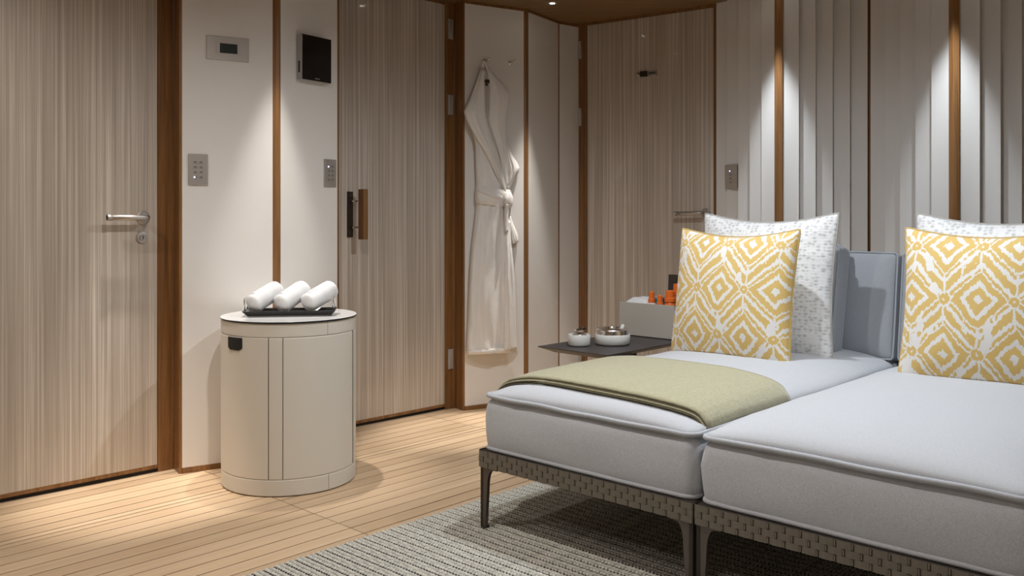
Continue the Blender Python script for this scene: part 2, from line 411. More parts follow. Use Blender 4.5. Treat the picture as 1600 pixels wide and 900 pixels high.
def door(name, A, B, label, gapz=.016):
    th = ang(A, B); o = empty(name, (A.x, A.y, 0), th); tag(o, label, kind='structure'); L = (B-A).length
    MB().box(.004, L-.004, 0, .042, gapz+.014, CEIL-.016).build('door_leaf', M['door'], o, bevel=.0015)
    MB().box(.004, L-.004, .0005, .042, gapz, gapz+.014).build('bottom_edge', M['wood'], o)
    MB().box(L-.004, L, .003, .042, gapz, CEIL-.016).build('edge_strip', M['wood'], o)
    MB().box(0, L, .0, .05, CEIL-.014, CEIL).build('head_trim', M['wood'], o)
    MB().box(0, L, .012, .05, 0, gapz).build('gap_shade', M['blackm'], o)  # black strip standing in for the shade in the gap under the leaf
    return o, th, L
def lever(o, x, z, reach, tilt=0):
    h = empty('lever_handle', (x, 0, z)); h.parent = o
    MB().lathe([(0,0),(.026,0),(.026,.006),(.022,.009),(0,.009)], 24).build('rose', M['steel'], h, smooth=False).rotation_euler = (R(90),0,0)
    MB().tube([(0,-.004,0),(0,-.045,0),(-.006,-.055,0),(-.018,-.058,0),(-.05,-.058,-.05*tilt),(-reach,-.057,-reach*tilt)], .0108, 14).build('grip', M['steel'], h, smooth=True)
    MB().lathe([(.0112,0),(.0124,.002),(.0124,.014),(.0112,.017)], 14).build('grip_ring', M['steel'], h, smooth=True).matrix_local = Matrix.Translation((-reach+.012, -.057, -reach*tilt)) @ Matrix.Rotation(R(-90), 4, 'Y')
    return h
def cyl_lock(o, x, z):
    k = MB().lathe([(0,.012),(.010,.012),(.011,.009),(.014,.009),(.0215,.008),(.0225,.005),(.0225,0)], 28).build('lock_rose', M['steel'], o); k.location = (x,0,z); k.rotation_euler = (R(90),0,0)
    q = MB().box(-.0012,.0012,-.007,.007,.0121,.0135).build('keyway', M['blackm'], k)
def hinge(parent, P, th, z, side=1, h=.104):
    o = empty('hinge', (P.x, P.y, z)); o.rotation_euler = (0,0,th); o.parent = parent
    MB().box(-.015,-.003,-.006,.002,-h/2,h/2).build('hinge_leaf', M['satin'], o, bevel=.001)
    MB().box(.004,.016,-.006,.002,-h/2,h/2).build('hinge_leaf', M['satin'], o, bevel=.001)
    MB().tube([(0.0005,-.006,-h/2),(.0005,-.006,h/2)], .0035, 10).build('hinge_pin', M['alu'], o, smooth=True)

do1, th1, L1 = door('door_1', D1A, D1B, 'leftmost door in silky taupe laminate with steel lever handle and keyhole')
x1 = hit(D1A, th1, 223); z1 = hit(D1A, th1, 223, 340)[1]; lever(do1, x1, z1, .150); cyl_lock(do1, hit(D1A, th1, 221.5), hit(D1A, th1, 221.5, 371)[1])
do2, th2, L2 = door('door_2', D2A, D2B, 'middle door in silky taupe laminate with a wooden pull handle')
pl = empty('pull_handle', (hit(D2A, th2, 548), 0, hit(D2A, th2, 548, 335)[1])); pl.parent = do2
MB().box(-.022,.010,-.006,0,-.108,.108).build('pull_plate', M['bronze'], pl, bevel=.001)
MB().box(.000,.030,-.098,-.060,-.118,.118).build('wooden_grip', M['wood'], pl, bevel=.002)
for zz in (-.062, .062):
    MB().tube([(-.004,-.004,zz),(-.002,-.03,zz),(.012,-.066,zz)], .0055, 12).build('standoff', M['chrome'], pl, smooth=True)
for zz in (-.086, .086):
    MB().lathe([(0,.003),(.006,.0025),(.008,0)], 16).build('screw', M['bronze'], pl, smooth=True).matrix_local = Matrix.Translation((-.006,-.006,zz)) @ Matrix.Rotation(R(90),4,'X')
do3, th3, L3 = door('door_3', D3A, D3B, 'far door in silky taupe laminate with small plate and lever handle')
lever(do3, hit(D3A, th3, 1103), hit(D3A, th3, 1103, 333)[1], .155, .02)
dp = empty('door_plate', (hit(D3A, th3, 1012), 0, hit(D3A, th3, 1012, 115)[1])); dp.parent = do3
MB().box(-.002,.058,-.004,0,-.017,.014).build('plate', M['plate'], dp, bevel=.001)
MB().box(-.038,-.002,-.020,0,-.017,.014).build('bolt_block', M['bronze'], dp, bevel=.002)
MB().lathe([(0,.010),(.009,.010),(.010,0)], 16).build('strike_button', M['plate'], dp, smooth=True).matrix_local = Matrix.Translation((-.056,0,-.002)) @ Matrix.Rotation(R(90),4,'X')
for i in range(4): MB().box(.010+i*.011,.017+i*.011,-.0046,-.004,-.006,.007).build('numeral', M['blackm'], dp)
jm = (D2B+J2B)/2; thj = ang(D2B, J2B)
Yj = jm.y
for v in (45.5, 164, 561): hinge(wl, jm - Vector((math.sin(-thj), math.cos(thj)))*.001, thj, CAMZ+(HZ-v)*Yj/F)
j3 = P5B+Vector((.013, -.006)); 
for v in (78.5, 183, 560): hinge(wl, j3, R(8), CAMZ+(HZ-v)*j3.y/F)

# ------------------------------------------------------------------ right wall of folded slats
wr = MB().prism([V0+PV*.06, V3+PV*.06, V3+PV*.1, V0+PV*.1], 0, CEIL).build('wall_right', M['wood'])
tag(wr, 'folded wall of white upright slats with teak ribs', kind='structure')
ribs = [V0, S1, V1, S2, V2, S3, V3]
for k, (A, B) in enumerate(zip(ribs, ribs[1:])):
    d = (B-A).normalized(); n = Vector((-d.y, d.x)); rA = .019 if k%2 else .012; rB = .012 if k%2 else .019
    if k == 0: rA = .004
    a0 = A+d*rA; L = (B-A).length-rA-rB
    for i in range(5):
        p, q = a0+d*(L*i/5), a0+d*(L*(i+1)/5)
        sec = []                                  # bowed section: the edge away from the lit rib stands proud
        for g in range(9):
            f = g/8; out = .016*(f if k%2 else 1-f)**2; sec.append(p.lerp(q, f)-n*out)
        MB().prism(sec+[q+n*.012, p+n*.012], .0, CEIL).build('slat', M['slat'], wr)
for k, P in enumerate(ribs[1:-1], 1):
    d = (P-ribs[k-1]).normalized(); e = (ribs[k+1]-P).normalized(); nd = Vector((-d.y,d.x)); ne = Vector((-e.y,e.x))
    if k%2: pts = [P-d*.0195+nd*.004, P-d*.0195-nd*.010, P-d*.004-(nd+ne)*.007, P+e*.004-(nd+ne)*.007, P+e*.0195-ne*.010, P+e*.0195+ne*.004, P+PV*.05]
    else: pts = [P-d*.0125-nd*.001, P+e*.0125-ne*.001, P+e*.012+PV*.04, P-d*.012+PV*.04]
    MB().prism(pts, 0, CEIL).build('rib', M['wood'], wr, bevel=.001)

# ------------------------------------------------------------------ wall fittings
def on_wall(name, A0, B, u0, v0, u1, v1, off=0, front=0):
    th = ang(A0, B); A = A0+nrm(th)*front; t0, za = hit(A, th, u0, v0); t1, zb = hit(A, th, u1, v1); tc = (t0+t1)/2
    zt = hit(A, th, u0, v0)[1]; zl = hit(A, th, u0, v1)[1]
    P = A0+(B-A0).normalized()*tc + nrm(th)*off
    o = empty(name, (P.x, P.y, (zt+zl)/2), th); return o, (t1-t0)/2, (zt-zl)/2
o, hw, hh = on_wall('thermostat', P1A, RG1, 322.5, 55, 388.5, 92); tag(o, 'wide satin steel thermostat plate with small dark screen high on the wall', 'thermostat')
MB().box(-hw,hw,-.006,0,-hh,hh).build('cover_plate', M['plate'], o, bevel=.0015)
MB().box(-hw*.56,hw*.52,-.0085,-.006,-hh*.42,hh*.48).build('bezel', M['plate'], o, bevel=.001)
MB().box(-hw*.40,hw*.43,-.010,-.0085,-hh*.40,hh*.42).build('screen', M['lcd'], o)

def keypad(name, A, B, rect, cols, rows_, led, label, cat, m=M['plate'], off=0, narrow=False):
    o, hw, hh = on_wall(name, A, B, *rect, off=off); tag(o, label, cat)
    MB().box(-hw,hw,-.007,0,-hh,hh).build('cover_plate', m, o, bevel=.0012)
    for i in range(cols):
        for j in range(rows_):
            x = 0 if cols == 1 else (-.30+.60*i/(cols-1))*hw; z = hh*(.46-.96*j/(rows_-1)) if rows_ > 2 else 0
            k = MB().box(-hw*.2,hw*.2,-.0088,-.007,-.0042,.0042).build('button', m, o, bevel=.0004); k.location = (x,0,z)
            MB().box(-hw*.17,hw*.13,-.0093,-.0088,.0004,.0032).build('legend', M['engrave'], k)
            MB().box(-hw*.10,hw*.12,-.0093,-.0088,-.0034,-.0018).build('legend', M['engrave'], k)
            if (i, j) == led: MB().lathe([(0,.002),(.0028,.0012),(.003,0)], 12).build('indicator', M['led'], k, smooth=True).matrix_local = Matrix.Translation((-hw*.1,-.0092,0)) @ Matrix.Rotation(R(90),4,'X')
    return o
keypad('wall_keypad', P1A, RG1, (294, 240, 324.5, 289), 2, 4, (0,3), 'steel keypad with blue light at bottom left below the thermostat', 'keypad')
keypad('wall_keypad', RG1, P2B, (505.5, 248.5, 524, 291.5), 2, 4, (0,0), 'narrow steel keypad below the black intercom screen beside the middle door', 'keypad')
keypad('wall_keypad', V0, S1, (1137, 258, 1156, 295), 1, 4, (0,0), 'grey single column keypad on the slatted wall beside the far door', 'keypad', off=.014)
o, hw, hh = on_wall('intercom_screen', RG1, P2B, 472.5, 52, 518, 123.5, front=.037); tag(o, 'black glass intercom screen in slim grey case on the white panel', 'intercom')
MB().box(-hw,hw,-.034,0,-hh,hh).build('case', M['alu'], o, bevel=.003)
MB().box(-hw+.001,hw-.001,-.037,-.034,-hh+.001,hh-.001).build('glass_front', M['black'], o, bevel=.0012)
MB().box(-.012,.014,-.0374,-.037,-hh*.90,-hh*.87).build('maker_mark', M['alu'], o)
MB().box(-hw-.0008,-hw+.001,-.022,-.012,-hh*.68,-hh*.18).build('card_slot', M['blackm'], o)

# ------------------------------------------------------------------ bathrobe and hooks
th_r = ang(P3A, RG2)
def rpt(u, v, y):      # a place on the robe panel, y metres out from it
    A = P3A+nrm(th_r)*y; t_, z = hit(A, th_r, u, v); return (t_, -y, z)
for u, v, lab in ((757, 95.5, 'small steel wall hook that carries the bathrobe'), (797, 98.5, 'small empty steel wall hook right of the bathrobe')):
    t_, z = hit(P3A, th_r, u, v); P = P3A+(RG2-P3A).normalized()*t_
    o = empty('wall_hook', (P.x, P.y, z), th_r); tag(o, lab, 'hook')
    MB().lathe([(0,.004),(.011,.004),(.012,0)], 20).build('hook_plate', M['chrome'], o, smooth=True).rotation_euler = (R(90),0,0)
    MB().tube([(0,-.003,0),(0,-.045,.002),(0,-.052,.005)], [.006,.006,.0065], 12).build('hook_peg', M['chrome'], o, smooth=True)
rb = empty('bathrobe', (P3A.x, P3A.y, 0), th_r); tag(rb, 'ivory terry bathrobe tied with a belt hanging from a wall hook', 'bathrobe')
def catmull(rowsin, n):
    out = []; K = len(rowsin)
    for i in range(K-1):
        p0, p1, p2, p3 = rowsin[max(i-1,0)], rowsin[i], rowsin[i+1], rowsin[min(i+2,K-1)]
        for j in range(n):
            t_ = j/n
            out.append(tuple(.5*((2*b)+(-a_+c)*t_+(2*a_-5*b+4*c-d_)*t_*t_+(-a_+3*b-3*c+d_)*t_**3) for a_, b, c, d_ in zip(p0, p1, p2, p3)))
    return out+[tuple(rowsin[-1])]
def cloth(name, rowsin, m, parent, back=.012, n=4, nu=18, fold=0, nf=4, seed=0, sub=0):
    # rows: uL, vL, uR, vR, bulge; a padded strip between two outlines
    rws = catmull(rowsin, n); mb = MB(); K = len(rws)-1; 
    def pt(i, j, front):
        uL, vL, uR, vR, dd = rws[j]; a_ = i/nu; u, v = uL+(uR-uL)*a_, vL+(vR-vL)*a_
        e = math.sqrt(max(0, 1-(2*a_-1)**2)); endf = 1
        if front:
            y = back+.004+dd*e*endf
            if fold: y += fold*e*(math.sin(a_*nf*6.28+seed+1.5*math.sin(j/K*3+seed))*.6+noise.noise((a_*7, j/K*5, seed))*1.1)
        else: y = back*(1-.5*e)
        return rpt(u, v, max(y, .004))
    mb.grid(nu, K, lambda a_, b: pt(round(a_*nu), round(b*K), True), flip=False)
    mb.grid(nu, K, lambda a_, b: pt(round(a_*nu), round(b*K), False), flip=True)
    k = (nu+1)*(K+1)
    for j in (0, K): mb.f += [(j*(nu+1)+i, j*(nu+1)+i+1, k+j*(nu+1)+i+1, k+j*(nu+1)+i) for i in range(nu)]
    for i in (0, nu): mb.f += [(j*(nu+1)+i, (j+1)*(nu+1)+i, k+(j+1)*(nu+1)+i, k+j*(nu+1)+i) for j in range(K)]
    return mb.build(name, m, parent, smooth=True, merge=.0004)
cloth('back_body', [(753,108,764,107,.006),(747,125,778,124,.010),(742,150,792,146,.014),(738,190,790,190,.018),(742,240,792,236,.022),(745,300,792,300,.03)], M['robein'], rb, .008, fold=.003, seed=2)
cloth('left_front', [(752,107,757,108,.006),(741,137,757,140,.016),(729,165,759,172,.024),(725,177,761,190,.03),(737,205,769,216,.034),(757,240,781,250,.036),(775,275,788,279,.034),(789,300,792,299,.02)], M['robe'], rb, .036, nu=20, fold=.006, nf=2, seed=1)
cloth('left_side', [(737,205,752,215,.012),(742,225,765,245,.028),(743,260,778,272,.036),(744,285,789,292,.04),(745,306,791,308,.036)], M['robe'], rb, .018, fold=.006, nf=2, seed=4)
cloth('right_front', [(760,106,764,106,.006),(762,118,775,121,.014),(764,140,794,141,.024),(763,165,795,160,.028),(762,190,791,190,.03),(772,220,793,218,.03),(781,250,796,246,.028),(789,295,797,290,.022)], M['robe'], rb, .020, fold=.004, nf=2, seed=3)
cloth('sleeve', [(790,225,794,222,.010),(789,240,800,241,.028),(790,255,809,256,.036),(791,270,811,266,.036),(791,285,803,284,.030),(790,300,795,300,.018)], M['robe'], rb, .010, fold=.003, seed=5)
cloth('skirt', [(745,312,799,316,.040),(742,340,797,342,.052),(738,375,796,376,.058),(735,410,797,411,.060),(733,450,798,452,.060),(731,500,799,502,.058),(729,540,799,540,.055),(729,549,799,548,.052)], M['robe'], rb, .016, n=7, nu=40, fold=.016, nf=2.2, seed=6)
cloth('front_overlap', [(790,345,797,345,.020),(788,380,799,380,.034),(787,420,803,420,.044),(787,460,805,460,.048),(787,500,806,500,.050),(786,548,808,545,.048)], M['robe'], rb, .040, n=7, nu=18, fold=.010, nf=2, seed=7)
cloth('hem', [(729,547,808.5,543,.064),(728.5,551,809.5,547,.070),(730,555,809,551,.062)], M['robe'], rb, .014, n=3, nu=30, fold=.006, nf=2.5, seed=6)
cloth('sleeve_cuff', [(793,338,798,338,.016),(795,352,803,352,.026),(797,368,809,366,.032),(799,379,810,376,.032),(800,382,809,379,.020)], M['robe'], rb, .008, fold=.003, seed=8)
bl = cloth('belt', [(746,288,799,297,.046),(743,295,800,303,.062),(742,304,801,311,.064),(742,311,801,318,.062),(744,319,799,324,.05)], M['robe'], rb, .016, n=3, nu=24, fold=.003, nf=1, seed=9)
cloth('belt_wrap', [(744,289,797,304,.052),(743,296,798,313,.072),(744,301,797,318,.060)], M['robe'], bl, .016, n=3, nu=24, fold=.002, nf=1, seed=10)
cloth('belt_knot', [(785,300,799,301,.062),(783,308,802,309,.078),(785,317,801,319,.076),(789,324,799,325,.058)], M['robe'], bl, .02, n=3, nu=12, fold=.004, nf=1, seed=11)
cloth('belt_tail', [(788,318,797,320,.070),(787,330,796,331,.066),(787,345,795,346,.062),(788,362,795,362,.060)], M['robe'], bl, .03, n=4, nu=10, fold=.003, nf=1, seed=12)
MB().tube([rpt(753.5,110,.030), rpt(755.5,100,.040), rpt(757,95,.046), rpt(759,100,.040), rpt(762,110,.030)], .0035, 8).build('hanging_loop', M['robe'], rb, smooth=True)
a_ = rpt(757.5,124,.036); b_ = rpt(765,133,.036)
em = MB().box(a_[0], b_[0], -.037, -.033, b_[2]+.010, a_[2]).build('embroidered_badge', M['bronze'], rb, bevel=.002)
MB().box(a_[0]+.004, b_[0]-.010, -.037, -.033, b_[2]-.004, b_[2]+.008).build('badge_tail', M['bronze'], em, bevel=.002)
for (ua, va, ub, vb) in ((755,128,760,185),(763,133,761.5,186)):
    MB().tube([rpt(ua,va,.034), rpt((ua+ub)/2-.5,(va+vb)/2,.042), rpt(ub,vb,.052)], .0022, 6).build('collar_seam', M['robein'], rb, smooth=True)

# ------------------------------------------------------------------ hamper
HC, HR, HH = Vector((-.857, 3.452)), .2515, .627
hp = empty('laundry_hamper', (HC.x, HC.y, 0)); tag(hp, 'round ivory leather laundry hamper with a slot handle and glass lid', 'hamper')
def hang(u):        # bearing on the drum seen at pixel column u
    k = (u-CX)/F; d = Vector((k, 1)).normalized(); b = d.dot(HC); c = HC.length_squared-HR*HR; p = d*(b-math.sqrt(max(b*b-c, 0)))-HC
    return math.atan2(p.y, p.x)
MB().lathe([(0,.004),(HR-.006,.004),(HR-.006,HH-.012),(0,HH-.012)], 64).build('drum_core', M['blackm'], hp, smooth=False)
def shell(name, a0, a1, z0, z1, r=HR, th=.006, n=40, m='leather'):
    e = .0016
    return MB().lathe([(r-th,z0),(r-e,z0),(r,z0+e),(r,z0+2.5*e),(r,z1-2.5*e),(r,z1-e),(r-e,z1),(r-th,z1)], n, (0,0,0), a0, a1).build(name, M[m], hp, smooth=True)
ga = .0022/HR*.6
cuts = [hang(379.0), hang(419.5), hang(442), hang(551.2)]
full = 2*math.pi
zb, zt = .062, .569
s512, s513 = hang(512), hang(513.5)
shell('base_band', s513+ga*.5, s513+full-ga*.5, .003, zb-.0012, n=96)
shell('top_band', s512+ga*.5, s512+full-ga*.5, zt+.0012, HH-.008, n=96)
# body panels between the cuts (angles grow to the right as seen from the room)
c1, c2, c3 = cuts[1], cuts[2], cuts[3]
shell('leather_panel', c1+ga, c2-ga, zb, zt, n=10); shell('leather_panel', c2+ga, c3-.016, zb, zt, n=40)
shell('leather_panel', c3+.016, c1+full-ga, zb, zt, n=72)
sa, sb = hang(357.5), hang(378.5); zs0, zs1 = .520, .566
if sb < sa: sb += full
slot = MB(); rr = HR+.0012
def slotpt(a_, b):
    inset = .18*max(0, (.25-b)/.25)**2; f = inset+(1-2*inset)*a_; an = sa+(sb-sa)*f
    return (rr*math.cos(an), rr*math.sin(an), zs0+(zs1-zs0)*b)
slot.grid(12, 10, slotpt); so = slot.build('slot_handle', M['blackm'], hp, smooth=True); sm_ = so.modifiers.new('s', 'SOLIDIFY'); sm_.thickness = .004; sm_.offset = 0
LR = HR+.004
MB().lathe([(LR-.002,HH-.007),(LR,HH-.006),(LR,HH-.0015),(LR-.001,HH-.0008)], 96).build('lid_edge', M['lidedge'], hp, smooth=True)
MB().lathe([(0,HH-.007),(LR-.002,HH-.007),(LR-.001,HH-.0008),(LR-.002,HH),(0,HH)], 96).build('lid', M['lid'], hp)

# tray and towels on the lid
TR = R(8)
tc = HC+Vector((.012, -.03)); tr = empty('towel_tray', (tc.x, tc.y, HH+.001), TR); tag(tr, 'slim mirror finish tray with end posts on the hamper lid', 'tray')
TL, TW = .172, .062
MB().box(-TL+.018,TL-.018,-TW+.018,TW-.018,0,.004).build('tray_base', M['tray'], tr)
def flare(pts_in, pts_out): return MB().add(pts_in+pts_out, [(0,1,3,2)])
rim = MB(); zi, zo = .002, .021
inn = [(-TL+.018,-TW+.018),(TL-.018,-TW+.018),(TL-.018,TW-.018),(-TL+.018,TW-.018)]; out = [(-TL,-TW),(TL,-TW),(TL,TW),(-TL,TW)]
vs = [(x,y,zi) for x,y in inn]+[(x,y,zo) for x,y in out]+[(x*.985,y*.96,zo+.001) for x,y in out]+[(x*.985,y*.96,zi+.004) for x,y in inn]
fs = []
for i in range(4):
    j = (i+1)%4
    for q in range(3): fs.append((q*4+i, q*4+j, q*4+4+j, q*4+4+i))
rim.add(vs, fs).build('tray_rim', M['trayedge'], tr)
for x in (-TL+.006, TL-.010):
    MB().tube([(x,-.036,.022),(x,-.036,.060),(x,-.030,.068),(x,.030,.068),(x,.036,.060),(x,.036,.022)], .003, 10).build('end_post', M['chrome'], tr, smooth=True)
def towel(x, label, tilt, yaw, ln=.150):
    P = tc+Vector((math.cos(TR), math.sin(TR)))*x + Vector((0, .012))
    o = empty('rolled_towel', (P.x, P.y, HH+.071)); tag(o, label, 'towel', 'rolled towels on the tray')
    mb = MB(); n, k = 22, 28
    def f(a_, b):
        x_ = (b-.5)*ln; e = abs(2*b-1); rad = .0385*(1-max(0,(e-.72)/.28)**2.6*.62)*(1+.05*noise.noise((b*5, a_*3, x*40)))
        an = a_*full; sp = .0022*math.sin(an*1)*1
        return (x_, math.cos(an)*(rad+sp), math.sin(an)*rad*.95)
    mb.grid(n, k, f)
    c0, c1_ = len(mb.v), len(mb.v)+1; mb.v += [(-ln/2-.003,0,0),(ln/2+.003,0,0)]
    for i in range(n): mb.f += [(i, c0, i+1), (k*(n+1)+i, k*(n+1)+i+1, c1_)]
    b = mb.build('roll', M['towel'], o, smooth=True, merge=.0002); b.rotation_euler = (0, -tilt, yaw)
    # the loose end of the roll: a flap wound once around it
    mb = MB(); mb.grid(16, 14, lambda a_, b_: ((b_-.5)*ln*.60, math.cos(-.9+a_*2.6)*.0398, math.sin(-.9+a_*2.6)*.0380))
    q = mb.build('loose_flap', M['towel'], o, smooth=True); q.rotation_euler = (0, -tilt, yaw); sd = q.modifiers.new('s', 'SOLIDIFY'); sd.thickness = .003
    sp = MB().tube([(ln/2-.004, .015*math.cos(t_*.55)*(1-t_/26), .015*math.sin(t_*.55)*(1-t_/26)) for t_ in range(24)], .0028, 6).build('spiral_end', M['towel'], o, smooth=True); sp.rotation_euler = (0, -tilt, yaw)
towel(-.098, 'white rolled towel at the left end of the tray', R(24), R(52))
towel(.004, 'white rolled towel in the middle of the tray', R(25), R(53))
towel(.106, 'white rolled towel at the right end of the tray', R(22), R(51))

# ------------------------------------------------------------------ rug
RW0, RW1, RS0, RS1, RZ = -2.245, .25, .35, 3.32, .004
RP, RT = .0350, .0120
rug = MB().prism([sw(RS0,RW0+.004), sw(RS1,RW0+.004), sw(RS1,RW1), sw(RS0,RW1)], 0, RZ).build('woven_rug', M['rugback'])
tag(rug, 'beige and black rug of chunky braided rows under the daybed', 'rug')
yb = MB(); nst = int((RW1-RW0)/RT)
for side in (-1, 1):
    for i in range(nst):
        cx, cy = (i+.5)*RT+random.uniform(-.0006,.0006), side*RP*.215; jz = random.uniform(-.0006,.0006)
        dx, dy = RT*.50, side*RP*.17; L = math.hypot(dx, dy); ux, uy = dx/L, dy/L; nx_, ny_ = -uy, ux
        hw_ = .0052
        A = (cx-dx*1.05, cy-dy*1.05, .0035); B = (cx+dx*1.05, cy+dy*1.05, .0035)
        ring = []
        for f, wdt, hgt in ((-.55, 1.0, .0082), (.55, 1.0, .0090)):
            ring.append([(cx+dx*f-nx_*hw_*wdt, cy+dy*f-ny_*hw_*wdt, .003), (cx+dx*f-nx_*hw_*.55, cy+dy*f-ny_*hw_*.55, hgt-.001+jz), (cx+dx*f+nx_*hw_*.55, cy+dy*f+ny_*hw_*.55, hgt-.001+jz), (cx+dx*f+nx_*hw_*wdt, cy+dy*f+ny_*hw_*wdt, .003)])
        vs = [A]+ring[0]+ring[1]+[B]
        yb.add(vs, [(0,2,1),(0,3,2),(0,4,3),(1,2,6,5),(2,3,7,6),(3,4,8,7),(9,5,6),(9,6,7),(9,7,8)])
ym = yb.mesh('yarn_row', M['yarn'], smooth=True)
nr = int((RS1-RS0)/RP)
for i in range(nr):
    p = sw(RS0+(i+.5)*RP, RW0+random.uniform(-.003,.003)); inst('yarn_row', ym, rug, (p.x, p.y, 0), (0,0,BEDROT))

# ------------------------------------------------------------------ daybeds
BX0 = -2.045; BWID = .796; BS0, BDEP = 2.026, 1.66
ZR0, ZR1 = .203, .256
CH = Vector((.5*BWID-.012, .5*BDEP-.03))        # half size of the seat cushion
def crown(x, y, c=.068): 
    a_ = max(0, 1-abs(x/CH.x)**3); b = max(0, 1-abs(y/CH.y)**7); return c*(a_*b)**.5
def rrect(hx, hy, r, n=5, per=10):
    pts = []
    for (cx, cy, a0) in ((hx-r,hy-r,0),(-hx+r,hy-r,90),(-hx+r,-hy+r,180),(hx-r,-hy+r,270)):
        for i in range(n+1): a_ = R(a0+90*i/n); pts.append(Vector((cx+r*math.cos(a_), cy+r*math.sin(a_))))
    out = []
    for i, p in enumerate(pts):
        q = pts[(i+1)%len(pts)]; out.append(p); L = (q-p).length
        if L > r: out += [p.lerp(q, k/per) for k in range(1, per)]
    return out
def box_cushion(name, hx, hy, z0, z1, cr, m, parent, bulge=.012, r=.035, seed=0, per=14, pipe=.0068, ex=3, ey=7, wav=.007, pm=None, sag=0):
    base = rrect(hx, hy, r, 5, per); n = len(base); rings = []
    def top(x, y): return cr*(max(0,1-abs(x/hx)**ex)*max(0,1-abs(y/hy)**ey))**.5
    for k, (f, b) in enumerate(((0,0),(.06,.35),(.16,.7),(.34,1),(.56,1),(.74,.8),(.86,.35),(.935,-.75),(1,0))):   # side wall, drawn in under the top seam
        b = bulge*b
        ring = []
        for p in base:
            q = p.copy(); L = max(abs(p.x)/hx, abs(p.y)/hy); d = Vector((p.x/hx if abs(p.x)/hx > .9 else 0, p.y/hy if abs(p.y)/hy > .9 else 0))
            if d.length: d.normalize()
            w_ = noise.noise((p.x*9+seed, p.y*9, f*2.2))*wav*math.sin(math.pi*f) - abs(noise.noise((p.x*17+seed*3, p.y*17, .3)))*wav*1.3*(1 if .72 < f < .99 else 0)
            q += d*(b+w_); ring.append((q.x, q.y, z0+(z1-z0)*f+ (wav*.5*noise.noise((p.x*7, p.y*7, seed+9)) if f > .9 else 0)))
        rings.append(ring)
    for f in (.985, .955, .91, .85, .76, .64, .5, .34, .17):
        rings.append([(p.x*f, p.y*f, z1+top(p.x*f, p.y*f)+.0035*noise.noise((p.x*f*6, p.y*f*6, seed+3))) for p in base])
    mb = MB(); vs = [v for rg in rings for v in rg]; fs = []
    for k in range(len(rings)-1): fs += [(k*n+i, k*n+(i+1)%n, (k+1)*n+(i+1)%n, (k+1)*n+i) for i in range(n)]
    c = len(vs); vs.append((0,0,z1+top(0,0))); k = len(rings)-1; fs += [(k*n+i, k*n+(i+1)%n, c) for i in range(n)]
    fs.append(tuple(range(n))[::-1])
    o = mb.add(vs, fs).build(name, m, parent, smooth=True)
    if pipe:
        for zz, ring in ((z1, rings[8]), (z0+.004, rings[0])):
            path = []
            for i, (x, y, z) in enumerate(ring):
                d = Vector((x/hx if abs(x)/hx > .9 else 0, y/hy if abs(y)/hy > .9 else 0)); d = d.normalized() if d.length else d
                path.append((x+d.x*.003, y+d.y*.003, (z if zz == z1 else zz)+.0015*noise.noise((x*8,y*8,seed))))
            MB().tube(path, pipe, 8, closed=True).build('piping', pm or M['piping'], o, smooth=True)
    return o
strand_me = MB()
strand_me.add([(x_, y_, z_) for z_ in (-.0088, .0088) for x_, y_ in ((-.0192,-.0004),(-.0165,-.0030),(0,-.0046),(.0165,-.0030),(.0192,-.0004))],
              [(0,1,6,5),(1,2,7,6),(2,3,8,7),(3,4,9,8)])
strand_mesh = strand_me.mesh('strand', M['strand'])
tick_mesh = MB().box(-.0017,.0017,-.0058,0,-.0068,.0068).mesh('upright_strand', M['strand'])
